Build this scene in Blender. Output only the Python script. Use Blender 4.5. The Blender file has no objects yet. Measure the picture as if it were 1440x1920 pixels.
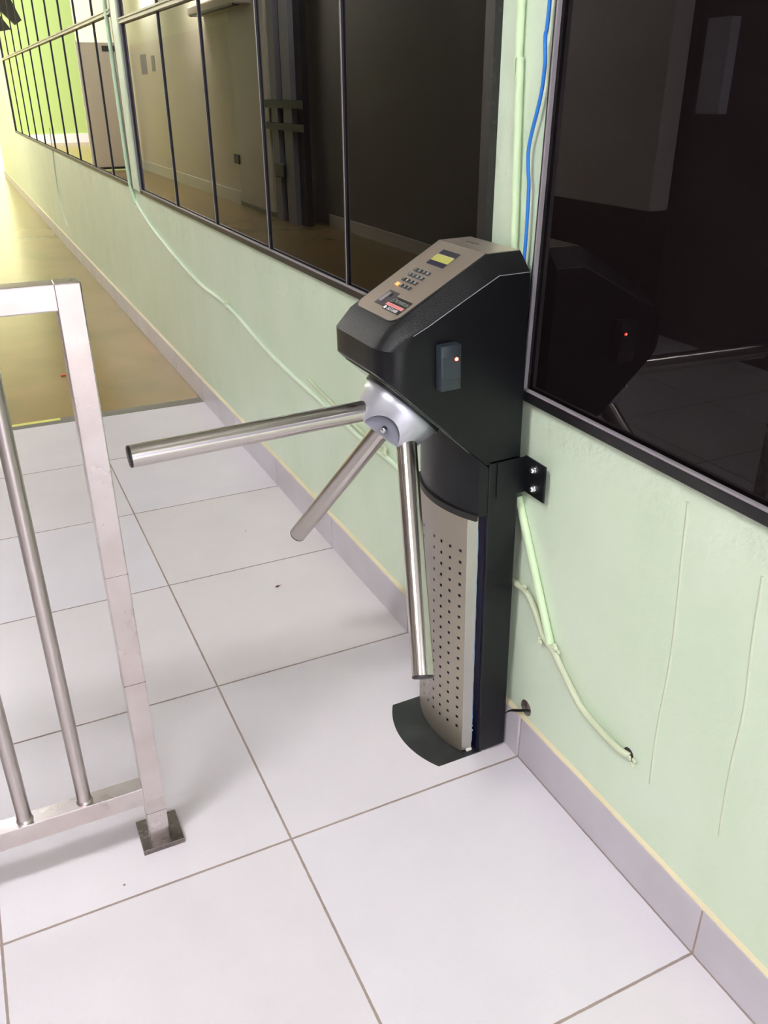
import bpy, bmesh, math, random
from mathutils import Vector, Matrix
random.seed(7)
S = bpy.context.scene
COL = S.collection
PI = math.pi

# ------------------------------------------------------------------ camera
R = [[0.9015935, -0.4325542, -0.0050933],
     [-0.1972000, -0.4004970, -0.8948264],
     [0.3850211, 0.8077741, -0.4463852]]          # rows: right, down, forward
CAMLOC = (-0.897193, -1.189685, 1.343631)
cd = bpy.data.cameras.new('camera')
cam = bpy.data.objects.new('camera', cd)
COL.objects.link(cam)
cd.sensor_fit = 'VERTICAL'; cd.sensor_height = 24.0; cd.lens = 1588.379 * 24.0 / 1920.0
cd.clip_start = 0.02; cd.clip_end = 400
m = Matrix(((R[0][0], -R[1][0], -R[2][0], CAMLOC[0]),
            (R[0][1], -R[1][1], -R[2][1], CAMLOC[1]),
            (R[0][2], -R[1][2], -R[2][2], CAMLOC[2]),
            (0, 0, 0, 1)))
cam.matrix_world = m
S.camera = cam
S.view_settings.view_transform = 'Standard'
S.view_settings.look = 'None'
S.view_settings.exposure = 1.0
S.view_settings.gamma = 1.0
S.view_settings.use_curve_mapping = False

# ------------------------------------------------------------------ world: hazy daylight, warmer towards the yard
W = bpy.data.worlds.new('world'); S.world = W; W.use_nodes = True
wn = W.node_tree.nodes; wl = W.node_tree.links; wn.clear()
wo = wn.new('ShaderNodeOutputWorld'); wb = wn.new('ShaderNodeBackground')
tc = wn.new('ShaderNodeTexCoord'); sx = wn.new('ShaderNodeSeparateXYZ')
mr = wn.new('ShaderNodeMapRange'); mr.inputs[1].default_value = -0.2; mr.inputs[2].default_value = 0.7
mx = wn.new('ShaderNodeMix'); mx.data_type = 'RGBA'
mx.inputs[6].default_value = (0.62, 0.62, 0.74, 1)
mx.inputs[7].default_value = (0.95, 0.92, 0.50, 1)
wl.new(tc.outputs['Generated'], sx.inputs[0]); wl.new(sx.outputs[1], mr.inputs[0])
wl.new(mr.outputs[0], mx.inputs[0]); wl.new(mx.outputs[2], wb.inputs[0]); wl.new(wb.outputs[0], wo.inputs[0])
wb.inputs[1].default_value = 2.0

# ------------------------------------------------------------------ sun on the open yard at the corridor's end
sd = bpy.data.lights.new('sun', 'SUN'); sd.energy = 3.3; sd.color = (1.0, 0.93, 0.68); sd.angle = 0.03
so = bpy.data.objects.new('sun', sd); COL.objects.link(so)
so.rotation_euler = Vector((0.15, 0.45, -1.0)).to_track_quat('-Z', 'Y').to_euler()

TUBE_E = 53.0        # main fluorescent fixture
FILL_E = 60.0  # fill strength, mostly for tubes added to brighten the corridor

# ------------------------------------------------------------------ material helpers
def srgb(r, g, b):
    f = lambda c: (c / 255 / 12.92) if c / 255 <= 0.04045 else ((c / 255 + 0.055) / 1.055) ** 2.4
    return (f(r), f(g), f(b), 1.0)

def mat(name, col, rough=0.5, metal=0.0, bump=None, noise=None, emis=None, spec=None, aniso=None, ior=None):
    """bump = (scale, strength, distance); noise = (scale, colour2, lo, hi)"""
    M = bpy.data.materials.new(name); M.use_nodes = True
    n = M.node_tree.nodes; l = M.node_tree.links
    b = n['Principled BSDF']
    b.inputs['Base Color'].default_value = col
    b.inputs['Roughness'].default_value = rough
    b.inputs['Metallic'].default_value = metal
    if spec is not None: b.inputs['Specular IOR Level'].default_value = spec
    if ior is not None: b.inputs['IOR'].default_value = ior
    if aniso: b.inputs['Anisotropic'].default_value = aniso
    t = n.new('ShaderNodeTexCoord')
    if noise:
        nz = n.new('ShaderNodeTexNoise'); nz.inputs['Scale'].default_value = noise[0]; nz.inputs['Detail'].default_value = 5
        mp = n.new('ShaderNodeMapping')
        if len(noise) > 4: mp.inputs['Scale'].default_value = noise[4]
        l.new(t.outputs['Object'], mp.inputs[0]); l.new(mp.outputs[0], nz.inputs['Vector'])
        r = n.new('ShaderNodeMapRange'); r.inputs[1].default_value = noise[2]; r.inputs[2].default_value = noise[3]
        l.new(nz.outputs['Fac'], r.inputs[0])
        x = n.new('ShaderNodeMix'); x.data_type = 'RGBA'
        x.inputs[6].default_value = col; x.inputs[7].default_value = noise[1]
        l.new(r.outputs[0], x.inputs[0]); l.new(x.outputs[2], b.inputs['Base Color'])
    if bump:
        nz = n.new('ShaderNodeTexNoise'); nz.inputs['Scale'].default_value = bump[0]; nz.inputs['Detail'].default_value = 6
        l.new(t.outputs['Object'], nz.inputs['Vector'])
        bp = n.new('ShaderNodeBump'); bp.inputs['Strength'].default_value = bump[1]; bp.inputs['Distance'].default_value = bump[2]
        l.new(nz.outputs['Fac'], bp.inputs['Height']); l.new(bp.outputs[0], b.inputs['Normal'])
    if emis:
        b.inputs['Emission Color'].default_value = emis[0]; b.inputs['Emission Strength'].default_value = emis[1]
    return M

def steel_mat(name, col, rough, axis_scale, streak=0.06, blot=None):
    """brushed stainless steel with streaks along one object axis"""
    M = mat(name, col, rough, 1.0)
    n = M.node_tree.nodes; l = M.node_tree.links; b = n['Principled BSDF']
    t = n.new('ShaderNodeTexCoord'); mp = n.new('ShaderNodeMapping'); mp.inputs['Scale'].default_value = axis_scale
    nz = n.new('ShaderNodeTexNoise'); nz.inputs['Scale'].default_value = 1.0; nz.inputs['Detail'].default_value = 4
    l.new(t.outputs['Object'], mp.inputs[0]); l.new(mp.outputs[0], nz.inputs['Vector'])
    r = n.new('ShaderNodeMapRange'); r.inputs[3].default_value = rough - streak; r.inputs[4].default_value = rough + streak
    r.inputs[1].default_value = 0.3; r.inputs[2].default_value = 0.7
    l.new(nz.outputs['Fac'], r.inputs[0]); l.new(r.outputs[0], b.inputs['Roughness'])
    bp = n.new('ShaderNodeBump'); bp.inputs['Strength'].default_value = 0.08; bp.inputs['Distance'].default_value = 0.0005
    l.new(nz.outputs['Fac'], bp.inputs['Height']); l.new(bp.outputs[0], b.inputs['Normal'])
    if blot:
        nb = n.new('ShaderNodeTexNoise'); nb.inputs['Scale'].default_value = 9; nb.inputs['Detail'].default_value = 5
        l.new(t.outputs['Object'], nb.inputs['Vector'])
        rr = n.new('ShaderNodeMapRange'); rr.inputs[1].default_value = 0.42; rr.inputs[2].default_value = 0.62
        l.new(nb.outputs['Fac'], rr.inputs[0])
        x = n.new('ShaderNodeMix'); x.data_type = 'RGBA'; x.inputs[6].default_value = col; x.inputs[7].default_value = blot
        l.new(rr.outputs[0], x.inputs[0]); l.new(x.outputs[2], b.inputs['Base Color'])
    return M

# ------------------------------------------------------------------ geometry helpers
def obj(name, bm, m, parent=None, smooth=None):
    me = bpy.data.meshes.new(name); bm.normal_update(); bm.to_mesh(me); bm.free()
    if m: me.materials.append(m)
    if smooth is not None:
        for p in me.polygons: p.use_smooth = True
        me.set_sharp_from_angle(angle=math.radians(smooth))
    o = bpy.data.objects.new(name, me); COL.objects.link(o)
    if parent: o.parent = parent
    return o

def tag(o, label=None, cat=None, group=None, kind=None):
    if label: o['label'] = label
    if cat: o['category'] = cat
    if group: o['group'] = group
    if kind: o['kind'] = kind
    return o

def thing(name, label, cat, loc=(0, 0, 0), rot=(0, 0, 0), group=None):
    o = bpy.data.objects.new(name, None); COL.objects.link(o); o.location = loc; o.rotation_euler = rot
    o.empty_display_size = 0.05
    return tag(o, label, cat, group)

def struct(name, bm, m, label=None, parent=None, smooth=None):
    o = obj(name, bm, m, parent, smooth)
    if not parent: o['kind'] = 'structure'
    if label: o['label'] = label
    return o

def box(bm, x0, x1, y0, y1, z0, z1, bev=0.0, seg=2):
    r = bmesh.ops.create_cube(bm, size=1.0)
    vs = r['verts']
    for v in vs:
        v.co = Vector((x0 + (v.co.x + .5) * (x1 - x0), y0 + (v.co.y + .5) * (y1 - y0), z0 + (v.co.z + .5) * (z1 - z0)))
    if bev:
        es = {e for v in vs for e in v.link_edges}
        bmesh.ops.bevel(bm, geom=list(es), offset=bev, segments=seg, affect='EDGES', profile=0.5)
    return vs

def bx(*a, **k):
    bm = bmesh.new(); box(bm, *a, **k); return bm

def tube(bm, pts, r, seg=12, caps=True, up=None):
    pts = [Vector(p) for p in pts]; rings = []
    rad = r if isinstance(r, (list, tuple)) else [r] * len(pts)
    prev = None
    for i, p in enumerate(pts):
        d = (pts[min(i + 1, len(pts) - 1)] - pts[max(i - 1, 0)]).normalized()
        if prev is None:
            a = Vector((0, 0, 1)) if abs(d.z) < .9 else Vector((1, 0, 0))
            u = d.cross(a).normalized()
        else:
            u = (prev - d * prev.dot(d)).normalized()
        prev = u; w = d.cross(u)
        rings.append([bm.verts.new(p + (u * math.cos(t) + w * math.sin(t)) * rad[i]) for t in [2 * PI * k / seg for k in range(seg)]])
    for a, b in zip(rings, rings[1:]):
        for k in range(seg):
            bm.faces.new((a[k], a[(k + 1) % seg], b[(k + 1) % seg], b[k]))
    if caps:
        bm.faces.new(rings[0][::-1]); bm.faces.new(rings[-1])
    return bm

def smooth_pts(pts, n=6):
    """Catmull-Rom through the points"""
    P = [Vector(p) for p in pts]; P = [2 * P[0] - P[1]] + P + [2 * P[-1] - P[-2]]; out = []
    for i in range(1, len(P) - 2):
        for k in range(n):
            t = k / n; a, b, c, d = P[i - 1], P[i], P[i + 1], P[i + 2]
            out.append(.5 * ((2 * b) + (c - a) * t + (2 * a - 5 * b + 4 * c - d) * t * t + (3 * b - a - 3 * c + d) * t ** 3))
    out.append(P[-2]); return out

def prism(bm, poly, f0, f1):
    """poly: list of 2D points; f0, f1 map (a, b) to 3D for both ends"""
    A = [bm.verts.new(f0(*p)) for p in poly]; B = [bm.verts.new(f1(*p)) for p in poly]
    n = len(poly)
    for i in range(n):
        bm.faces.new((A[i], A[(i + 1) % n], B[(i + 1) % n], B[i]))
    bm.faces.new(A[::-1]); bm.faces.new(B)
    bmesh.ops.recalc_face_normals(bm, faces=bm.faces)
    return bm

def text_mesh(name, body, size, m, parent, mw, extrude=0.00015):
    cu = bpy.data.curves.new(name, 'FONT'); cu.body = body; cu.size = size; cu.extrude = extrude
    cu.align_x = 'CENTER'; cu.align_y = 'CENTER'; cu.resolution_u = 3
    tmp = bpy.data.objects.new(name + '_tmp', cu); COL.objects.link(tmp)
    dg = bpy.context.evaluated_depsgraph_get(); dg.update()
    me = bpy.data.meshes.new_from_object(tmp.evaluated_get(dg))
    bpy.data.objects.remove(tmp); bpy.data.curves.remove(cu)
    me.transform(mw); me.materials.clear(); me.materials.append(m)
    o = bpy.data.objects.new(name, me); COL.objects.link(o); o.parent = parent
    return o

# ------------------------------------------------------------------ materials
T = 0.54                                           # floor tile pitch
def floor_tile_mat():
    M = mat('floor_tiles', srgb(222, 216, 218), 0.32)
    n = M.node_tree.nodes; l = M.node_tree.links; b = n['Principled BSDF']
    g = n.new('ShaderNodeNewGeometry'); s = n.new('ShaderNodeSeparateXYZ'); l.new(g.outputs['Position'], s.inputs[0])
    def mth(op, a, c=None, v=None):
        q = n.new('ShaderNodeMath'); q.operation = op
        for i, z in enumerate((a, c)):
            if z is None: continue
            if isinstance(z, (int, float)): q.inputs[i].default_value = z
            else: l.new(z, q.inputs[i])
        return q.outputs[0]
    ds = []; cells = []
    for k in (0, 1):
        u = mth('DIVIDE', s.outputs[k], T)
        r = mth('ROUND', u); d = mth('ABSOLUTE', mth('SUBTRACT', u, r))
        ds.append(mth('MULTIPLY', d, T)); cells.append(mth('FLOOR', u))
    dist = mth('MINIMUM', ds[0], ds[1])
    nz = n.new('ShaderNodeTexNoise'); nz.inputs['Scale'].default_value = 60; l.new(g.outputs['Position'], nz.inputs['Vector'])
    wob = mth('MULTIPLY', mth('SUBTRACT', nz.outputs['Fac'], .5), 0.0014)
    dist = mth('ADD', dist, wob)
    mk = n.new('ShaderNodeMapRange'); mk.inputs[1].default_value = 0.0019; mk.inputs[2].default_value = 0.0028
    l.new(dist, mk.inputs[0])                       # 0 = grout
    cb = n.new('ShaderNodeCombineXYZ'); l.new(cells[0], cb.inputs[0]); l.new(cells[1], cb.inputs[1])
    wnz = n.new('ShaderNodeTexWhiteNoise'); wnz.noise_dimensions = '3D'; l.new(cb.outputs[0], wnz.inputs['Vector'])
    tile = n.new('ShaderNodeMix'); tile.data_type = 'RGBA'
    tile.inputs[6].default_value = srgb(228, 222, 228); tile.inputs[7].default_value = srgb(224, 216, 215)
    l.new(wnz.outputs['Value'], tile.inputs[0])
    sp = n.new('ShaderNodeTexNoise'); sp.inputs['Scale'].default_value = 260; sp.inputs['Detail'].default_value = 3
    l.new(g.outputs['Position'], sp.inputs['Vector'])
    cl = n.new('ShaderNodeTexNoise'); cl.inputs['Scale'].default_value = 5; cl.inputs['Detail'].default_value = 6
    l.new(g.outputs['Position'], cl.inputs['Vector'])
    v = mth('ADD', mth('MULTIPLY', sp.outputs['Fac'], 0.06), mth('MULTIPLY', cl.outputs['Fac'], 0.14)); v = mth('ADD', v, 0.90)
    hs = n.new('ShaderNodeHueSaturation'); l.new(tile.outputs[2], hs.inputs['Color']); l.new(v, hs.inputs['Value'])
    # small dark specks of dirt
    vo = n.new('ShaderNodeTexVoronoi'); vo.inputs['Scale'].default_value = 7; l.new(g.outputs['Position'], vo.inputs['Vector'])
    spk = n.new('ShaderNodeMapRange'); spk.inputs[1].default_value = 0.012; spk.inputs[2].default_value = 0.022
    l.new(vo.outputs['Distance'], spk.inputs[0])
    dk = n.new('ShaderNodeMix'); dk.data_type = 'RGBA'; dk.inputs[6].default_value = srgb(120, 105, 100)
    l.new(spk.outputs[0], dk.inputs[0]); l.new(hs.outputs[0], dk.inputs[7])
    gr = n.new('ShaderNodeMix'); gr.data_type = 'RGBA'; l.new(mk.outputs[0], gr.inputs[0])
    gn = n.new('ShaderNodeMix'); gn.data_type = 'RGBA'
    gn.inputs[6].default_value = srgb(128, 112, 108); gn.inputs[7].default_value = srgb(178, 160, 148)
    l.new(cl.outputs['Fac'], gn.inputs[0])
    l.new(gn.outputs[2], gr.inputs[6]); l.new(dk.outputs[2], gr.inputs[7])
    l.new(gr.outputs[2], b.inputs['Base Color'])
    rr = n.new('ShaderNodeMapRange'); rr.inputs[3].default_value = 0.85; rr.inputs[4].default_value = 0.33
    l.new(mk.outputs[0], rr.inputs[0]); l.new(rr.outputs[0], b.inputs['Roughness'])
    bp = n.new('ShaderNodeBump'); bp.inputs['Strength'].default_value = 0.6; bp.inputs['Distance'].default_value = 0.001
    l.new(mk.outputs[0], bp.inputs['Height']); l.new(bp.outputs[0], b.inputs['Normal'])
    return M

def wall_mat(name, c1, c2):
    """glossy enamel paint over rough plaster"""
    M = mat(name, c1, 0.38)
    n = M.node_tree.nodes; l = M.node_tree.links; b = n['Principled BSDF']
    g = n.new('ShaderNodeNewGeometry')
    mp = n.new('ShaderNodeMapping'); mp.inputs['Scale'].default_value = (1, 1.5, 1.0); l.new(g.outputs['Position'], mp.inputs[0])
    a = n.new('ShaderNodeTexNoise'); a.inputs['Scale'].default_value = 3.0; a.inputs['Detail'].default_value = 6; l.new(mp.outputs[0], a.inputs['Vector'])
    r = n.new('ShaderNodeMapRange'); r.inputs[1].default_value = .35; r.inputs[2].default_value = .68; l.new(a.outputs['Fac'], r.inputs[0])
    x = n.new('ShaderNodeMix'); x.data_type = 'RGBA'; x.inputs[6].default_value = c1; x.inputs[7].default_value = c2
    l.new(r.outputs[0], x.inputs[0]); l.new(x.outputs[2], b.inputs['Base Color'])
    f = n.new('ShaderNodeTexNoise'); f.inputs['Scale'].default_value = 140; f.inputs['Detail'].default_value = 4; l.new(g.outputs['Position'], f.inputs['Vector'])
    c = n.new('ShaderNodeTexNoise'); c.inputs['Scale'].default_value = 7; c.inputs['Detail'].default_value = 3; l.new(mp.outputs[0], c.inputs['Vector'])
    b1 = n.new('ShaderNodeBump'); b1.inputs['Strength'].default_value = .35; b1.inputs['Distance'].default_value = .0012; l.new(f.outputs['Fac'], b1.inputs['Height'])
    b2 = n.new('ShaderNodeBump'); b2.inputs['Strength'].default_value = .45; b2.inputs['Distance'].default_value = .008; l.new(c.outputs['Fac'], b2.inputs['Height'])
    sp = n.new('ShaderNodeSeparateXYZ'); l.new(g.outputs['Position'], sp.inputs[0])
    zr = n.new('ShaderNodeMapRange'); zr.inputs[1].default_value = .70; zr.inputs[2].default_value = .79; l.new(sp.outputs[2], zr.inputs[0])
    h = n.new('ShaderNodeTexNoise'); h.inputs['Scale'].default_value = 38; h.inputs['Detail'].default_value = 5; l.new(g.outputs['Position'], h.inputs['Vector'])
    k = n.new('ShaderNodeTexNoise'); k.inputs['Scale'].default_value = 6; l.new(g.outputs['Position'], k.inputs['Vector'])
    kr = n.new('ShaderNodeMapRange'); kr.inputs[1].default_value = .45; kr.inputs[2].default_value = .6; l.new(k.outputs['Fac'], kr.inputs[0])
    p1 = n.new('ShaderNodeMath'); p1.operation = 'MULTIPLY'; l.new(zr.outputs[0], p1.inputs[0]); l.new(h.outputs['Fac'], p1.inputs[1])
    p2 = n.new('ShaderNodeMath'); p2.operation = 'MULTIPLY'; l.new(p1.outputs[0], p2.inputs[0]); l.new(kr.outputs[0], p2.inputs[1])
    b3 = n.new('ShaderNodeBump'); b3.inputs['Strength'].default_value = .8; b3.inputs['Distance'].default_value = .008; l.new(p2.outputs[0], b3.inputs['Height'])
    l.new(b1.outputs[0], b2.inputs['Normal']); l.new(b2.outputs[0], b3.inputs['Normal']); l.new(b3.outputs[0], b.inputs['Normal'])
    return M

M_FLOOR = floor_tile_mat()
M_OCHRE = mat('polished_concrete', srgb(152, 123, 80), 0.25, bump=(9, .05, .004), noise=(2.2, srgb(138, 118, 72), .35, .7), ior=1.5)
M_WALL = wall_mat('green_paint', srgb(221, 235, 210), srgb(212, 230, 201))
M_BASE = mat('baseboard_tile', srgb(200, 194, 200), 0.3, noise=(4, srgb(190, 182, 186), .4, .7))
M_GROUT = mat('baseboard_grout', srgb(226, 214, 178), 0.7, bump=(90, .5, .002))
M_JOINT = mat('joint_grout', srgb(170, 152, 140), 0.8)
M_CEIL = mat('ceiling_paint', srgb(215, 214, 208), 0.8)
M_PALE = mat('pale_wall_paint', srgb(230, 218, 200), 0.55, bump=(30, .1, .003))
M_PALE2 = mat('cream_wall_paint', srgb(236, 230, 204), 0.55)
M_GREENISH = mat('dull_green_paint', srgb(128, 122, 106), 0.6)
M_LIME = mat('lime_wall_paint', srgb(178, 202, 116), 0.7)
M_WHITE = mat('white_paint', srgb(232, 228, 220), 0.5)
M_DOOR = mat('white_door', srgb(214, 202, 190), 0.45)
M_WOOD = mat('dark_brown_door', srgb(62, 46, 40), 0.5, noise=(6, srgb(44, 32, 28), .3, .7))
M_GLASS = mat('tinted_glass', srgb(14, 10, 10), 0.0, ior=1.46)
M_GLASSN = mat('dark_tinted_glass', srgb(16, 11, 12), 0.0, ior=1.36)
M_FRAME = mat('dark_steel_frame', srgb(27, 25, 26), 0.38, noise=(60, srgb(58, 52, 50), .62, .78))
M_BEAD = mat('worn_metal_bead', srgb(150, 144, 148), 0.4, 0.1)
M_PALEBAR = mat('pale_painted_bar', srgb(196, 192, 158), 0.4)
M_CONDUIT = mat('painted_conduit', srgb(208, 230, 188), 0.35)
M_CONDUIT2 = mat('painted_cable', srgb(200, 208, 176), 0.4, bump=(40, .2, .003))
M_BLUE = mat('blue_cable', srgb(40, 120, 205), 0.4)
M_BLACKCABLE = mat('black_cable', srgb(22, 20, 20), 0.4)
M_BLACK = mat('black_powder_coat', srgb(17, 18, 21), 0.36, spec=.3, bump=(300, .1, .0006))
M_BLACKSIDE = mat('black_side_panel', srgb(13, 14, 17), 0.33, spec=.3, bump=(240, .08, .0006))
M_TEXT_BLACK = mat('textured_black_plastic', srgb(15, 14, 16), 0.40, spec=.26, bump=(420, .55, .0012))
M_BLACKPLATE = mat('worn_black_plate', srgb(34, 36, 36), 0.42, noise=(14, srgb(52, 54, 52), .5, .75), bump=(60, .2, .0015))
M_PLATE = steel_mat('brushed_faceplate', srgb(216, 202, 190), 0.42, (40, 400, 40), .05)
M_COVER = steel_mat('brushed_cover', srgb(236, 228, 210), 0.46, (300, 300, 8), .04)
M_COVEREDGE = steel_mat('cover_flange', srgb(196, 194, 186), 0.4, (300, 300, 8), .04)
def aniso(M, amount=.8, rotate=.25):
    n = M.node_tree.nodes; t = n.new('ShaderNodeTangent'); t.direction_type = 'RADIAL'; t.axis = 'Z'
    b = n['Principled BSDF']; b.inputs['Anisotropic'].default_value = amount; b.inputs['Anisotropic Rotation'].default_value = rotate
    M.node_tree.links.new(t.outputs[0], b.inputs['Tangent']); return M
M_ARM = aniso(mat('polished_arm_tube', srgb(206, 200, 194), 0.22, 1.0))
M_RAIL = steel_mat('satin_rail_tube', srgb(212, 204, 202), 0.3, (14, 14, 14), .06, blot=srgb(202, 192, 188))
M_RAILBAR = aniso(mat('polished_rail_bar', srgb(192, 184, 180), 0.32, 1.0))
M_HUB = mat('silver_hub_paint', srgb(206, 208, 216), 0.33, 0.7)
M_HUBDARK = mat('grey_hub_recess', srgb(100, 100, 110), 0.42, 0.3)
M_CHROME = mat('chrome', srgb(225, 225, 228), 0.1, 1.0)
M_ENDCAP = mat('black_end_cap', srgb(34, 30, 30), 0.4)
M_UNDER = mat('glossy_underside', srgb(120, 124, 120), 0.12, 0.9)
M_RIM = mat('black_rubber_rim', srgb(22, 22, 20), 0.5)
M_SCREEN = mat('screen_bezel', srgb(46, 44, 56), 0.2)
M_SCREENB = mat('screen_bezel_purple', srgb(44, 40, 62), 0.2)
M_LCD = mat('lcd', srgb(160, 158, 88), 0.2, emis=(srgb(170, 168, 80), 0.12))
M_KEY = mat('black_key', srgb(52, 52, 50), 0.35)
M_KEYO = mat('orange_key', srgb(240, 168, 90), 0.35, emis=(srgb(250, 160, 70), .35))
M_INK = mat('white_print', srgb(228, 230, 232), 0.5)
M_INKG = mat('grey_print', srgb(150, 156, 150), 0.5)
M_RED = mat('pink_red_stripe', srgb(226, 150, 148), 0.5)
M_STICK = mat('black_sticker', srgb(34, 34, 32), 0.4)
M_FINGER = mat('fingerprint_reader_body', srgb(74, 68, 70), 0.3)
M_FINGER2 = mat('fingerprint_glass', srgb(128, 124, 128), 0.1)
M_READER = mat('slate_reader_plastic', srgb(44, 52, 57), 0.35)
M_LED = mat('red_led', srgb(255, 60, 40), 0.3, emis=((1, .05, .02, 1), 14))
M_LEDW = mat('red_led_core', srgb(255, 190, 150), 0.3, emis=((1, .35, .2, 1), 22))
M_NAVY = mat('navy_channel', srgb(10, 10, 44), 0.35)
M_BLED = mat('blue_led', srgb(40, 60, 255), 0.3, emis=((.04, .07, 1, 1), 2.5))
M_FILM = mat('blue_protective_film', srgb(130, 176, 214), 0.5)
M_SCRAP = mat('red_scrap', srgb(150, 60, 75), 0.7)
M_PAPERW = mat('white_paper', srgb(222, 218, 228), 0.7)
M_PAPERG = mat('grey_paper', srgb(160, 155, 160), 0.7)
M_SLAT = mat('dark_awning', srgb(62, 60, 54), 0.6)
M_TUBE = mat('fluorescent_tube', (1, 1, 1, 1), 0.5, emis=((0.93, .945, 1.0, 1), TUBE_E))
M_PANEL = mat('ceiling_fill_tube', (1, 1, 1, 1), 0.5, emis=((0.93, .945, 1.0, 1), FILL_E))
M_PANEL2 = mat('dim_fill_tube', (1, 1, 1, 1), 0.5, emis=((0.93, .945, 1.0, 1), FILL_E * .8))
M_PANEL3 = mat('bright_fill_tube', (1, 1, 1, 1), 0.5, emis=((1.0, .93, .86, 1), FILL_E * 2.6))
M_PUTTY = mat('painted_putty', srgb(214, 222, 190), 0.6, bump=(60, .6, .01))
M_RUST = mat('rusty_edge', srgb(140, 92, 62), 0.8)
M_HOLE = mat('dark_hole', srgb(60, 50, 46), 0.9)

# ------------------------------------------------------------------ the setting
YC = 2.752                                         # tiles end, polished concrete begins
struct('floor', bx(-6.0, 0.1, -12.0, YC, -0.05, 0.0), M_FLOOR, 'pale grey square tiles with brown grout')
struct('floor.001', bx(-6.0, 0.1, YC, 30.0, -0.05, -0.001), M_OCHRE, 'polished ochre concrete floor beyond the tiles')
bm = bmesh.new(); box(bm, -6.0, 0.0, 2.6985, YC + .018, -0.01, 0.0008)
struct('trim_1', bm, mat('cement_strip', srgb(128, 124, 112), .8, bump=(80, .6, .003)), 'grey cement strip where the tiles end')
struct('ceiling', bx(-6.0, 0.3, -5.0, 16.2, 3.0, 3.1), M_CEIL)

XW = 0.008
RUN1 = [(-.353, .787), (-.36, .69), (-.368, .596), (-.373, .496), (-.371, .36), (-.376, .242)]
RUN2 = [(-.506, .739), (-.513, .637), (-.525, .52), (-.525, .417), (-.529, .321), (-.533, .27)]
M_SEAM = mat('seam_paint', srgb(208, 220, 192), .5)
N0, N1 = -5.0, 0.075      # near window, y range
F0, F1 = 0.227, 3.63      # middle window
G0, G1 = 3.80, 11.69      # far window
ZS_N, ZS_F = 0.818, 0.858
def wall_piece(bm, y0, y1, z0, z1, x0=XW):
    box(bm, x0, 0.16, y0, y1, z0, z1)
bm = bmesh.new()
wall_piece(bm, -5.0, N1, 0, ZS_N); wall_piece(bm, N1, F0, 0, 3.0)
wall_piece(bm, F0, F1, 0, ZS_F); wall_piece(bm, F1, G0, 0, 3.0); wall_piece(bm, G0, G1, 0, ZS_F + .01)
wall_piece(bm, G1, 16.1, 0, 3.0)
wall_piece(bm, -5.0, N1, 2.5, 3.0); wall_piece(bm, F0, F1, 2.5, 3.0); wall_piece(bm, G0, G1, 2.5, 3.0)
wall_r = struct('wall_right', bm, M_WALL, 'mint green painted wall below and between the windows')
for run in (RUN1, RUN2):                       # hardened paint runs / plaster seams
    b_ = bmesh.new(); tube(b_, smooth_pts([(XW + .0026, y, z) for y, z in run], 5), .0040, 8)
    obj('paint_run', b_, M_SEAM, wall_r, smooth=60)
# dark room behind the tinted panes
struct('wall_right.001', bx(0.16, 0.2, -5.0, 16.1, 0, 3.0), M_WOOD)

# baseboard: one tile per floor tile, pale grout bead on top, brown joints
bm = bmesh.new()
k = -9
while k * T < 16.0:
    y0, y1 = k * T, (k + 1) * T
    e = -0.0035 if k >= 0 else 0.0
    box(bm, e, XW + .004, y0 + .002, y1 - .002, 0.0, 0.1085, bev=.0008, seg=1)
    k += 1
struct('baseboard_right', bm, M_BASE, 'pale grey skirting tiles along the green wall')
bm = bmesh.new(); box(bm, 0.0015, XW + .004, -4.9, 16.05, 0.0, 0.106)
struct('baseboard_right.001', bm, M_JOINT, 'grout between skirting tiles')
bm = bmesh.new()
ys = [-4.9 + .09 * i for i in range(int(21 / .09))]
sec = []
for i, y in enumerate(ys):
    w = 0.0075 + 0.002 * math.sin(i * 1.7) * math.sin(i * .63)
    e = -0.002 if y > 0 else 0.0
    sec.append([bm.verts.new(c) for c in ((XW + .004, y, .107), (e + .001, y, .107), (e + .0015, y, .110), (XW + .004, y, .110 + w))])
for a, b in zip(sec, sec[1:]):
    for q in range(4): bm.faces.new((a[q], a[(q + 1) % 4], b[(q + 1) % 4], b[q]))
bm.faces.new(sec[0]); bm.faces.new(sec[-1][::-1])
bmesh.ops.recalc_face_normals(bm, faces=bm.faces)
struct('trim_2', bm, M_GROUT, 'pale yellowish grout bead on top of the skirting', smooth=40)

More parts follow.
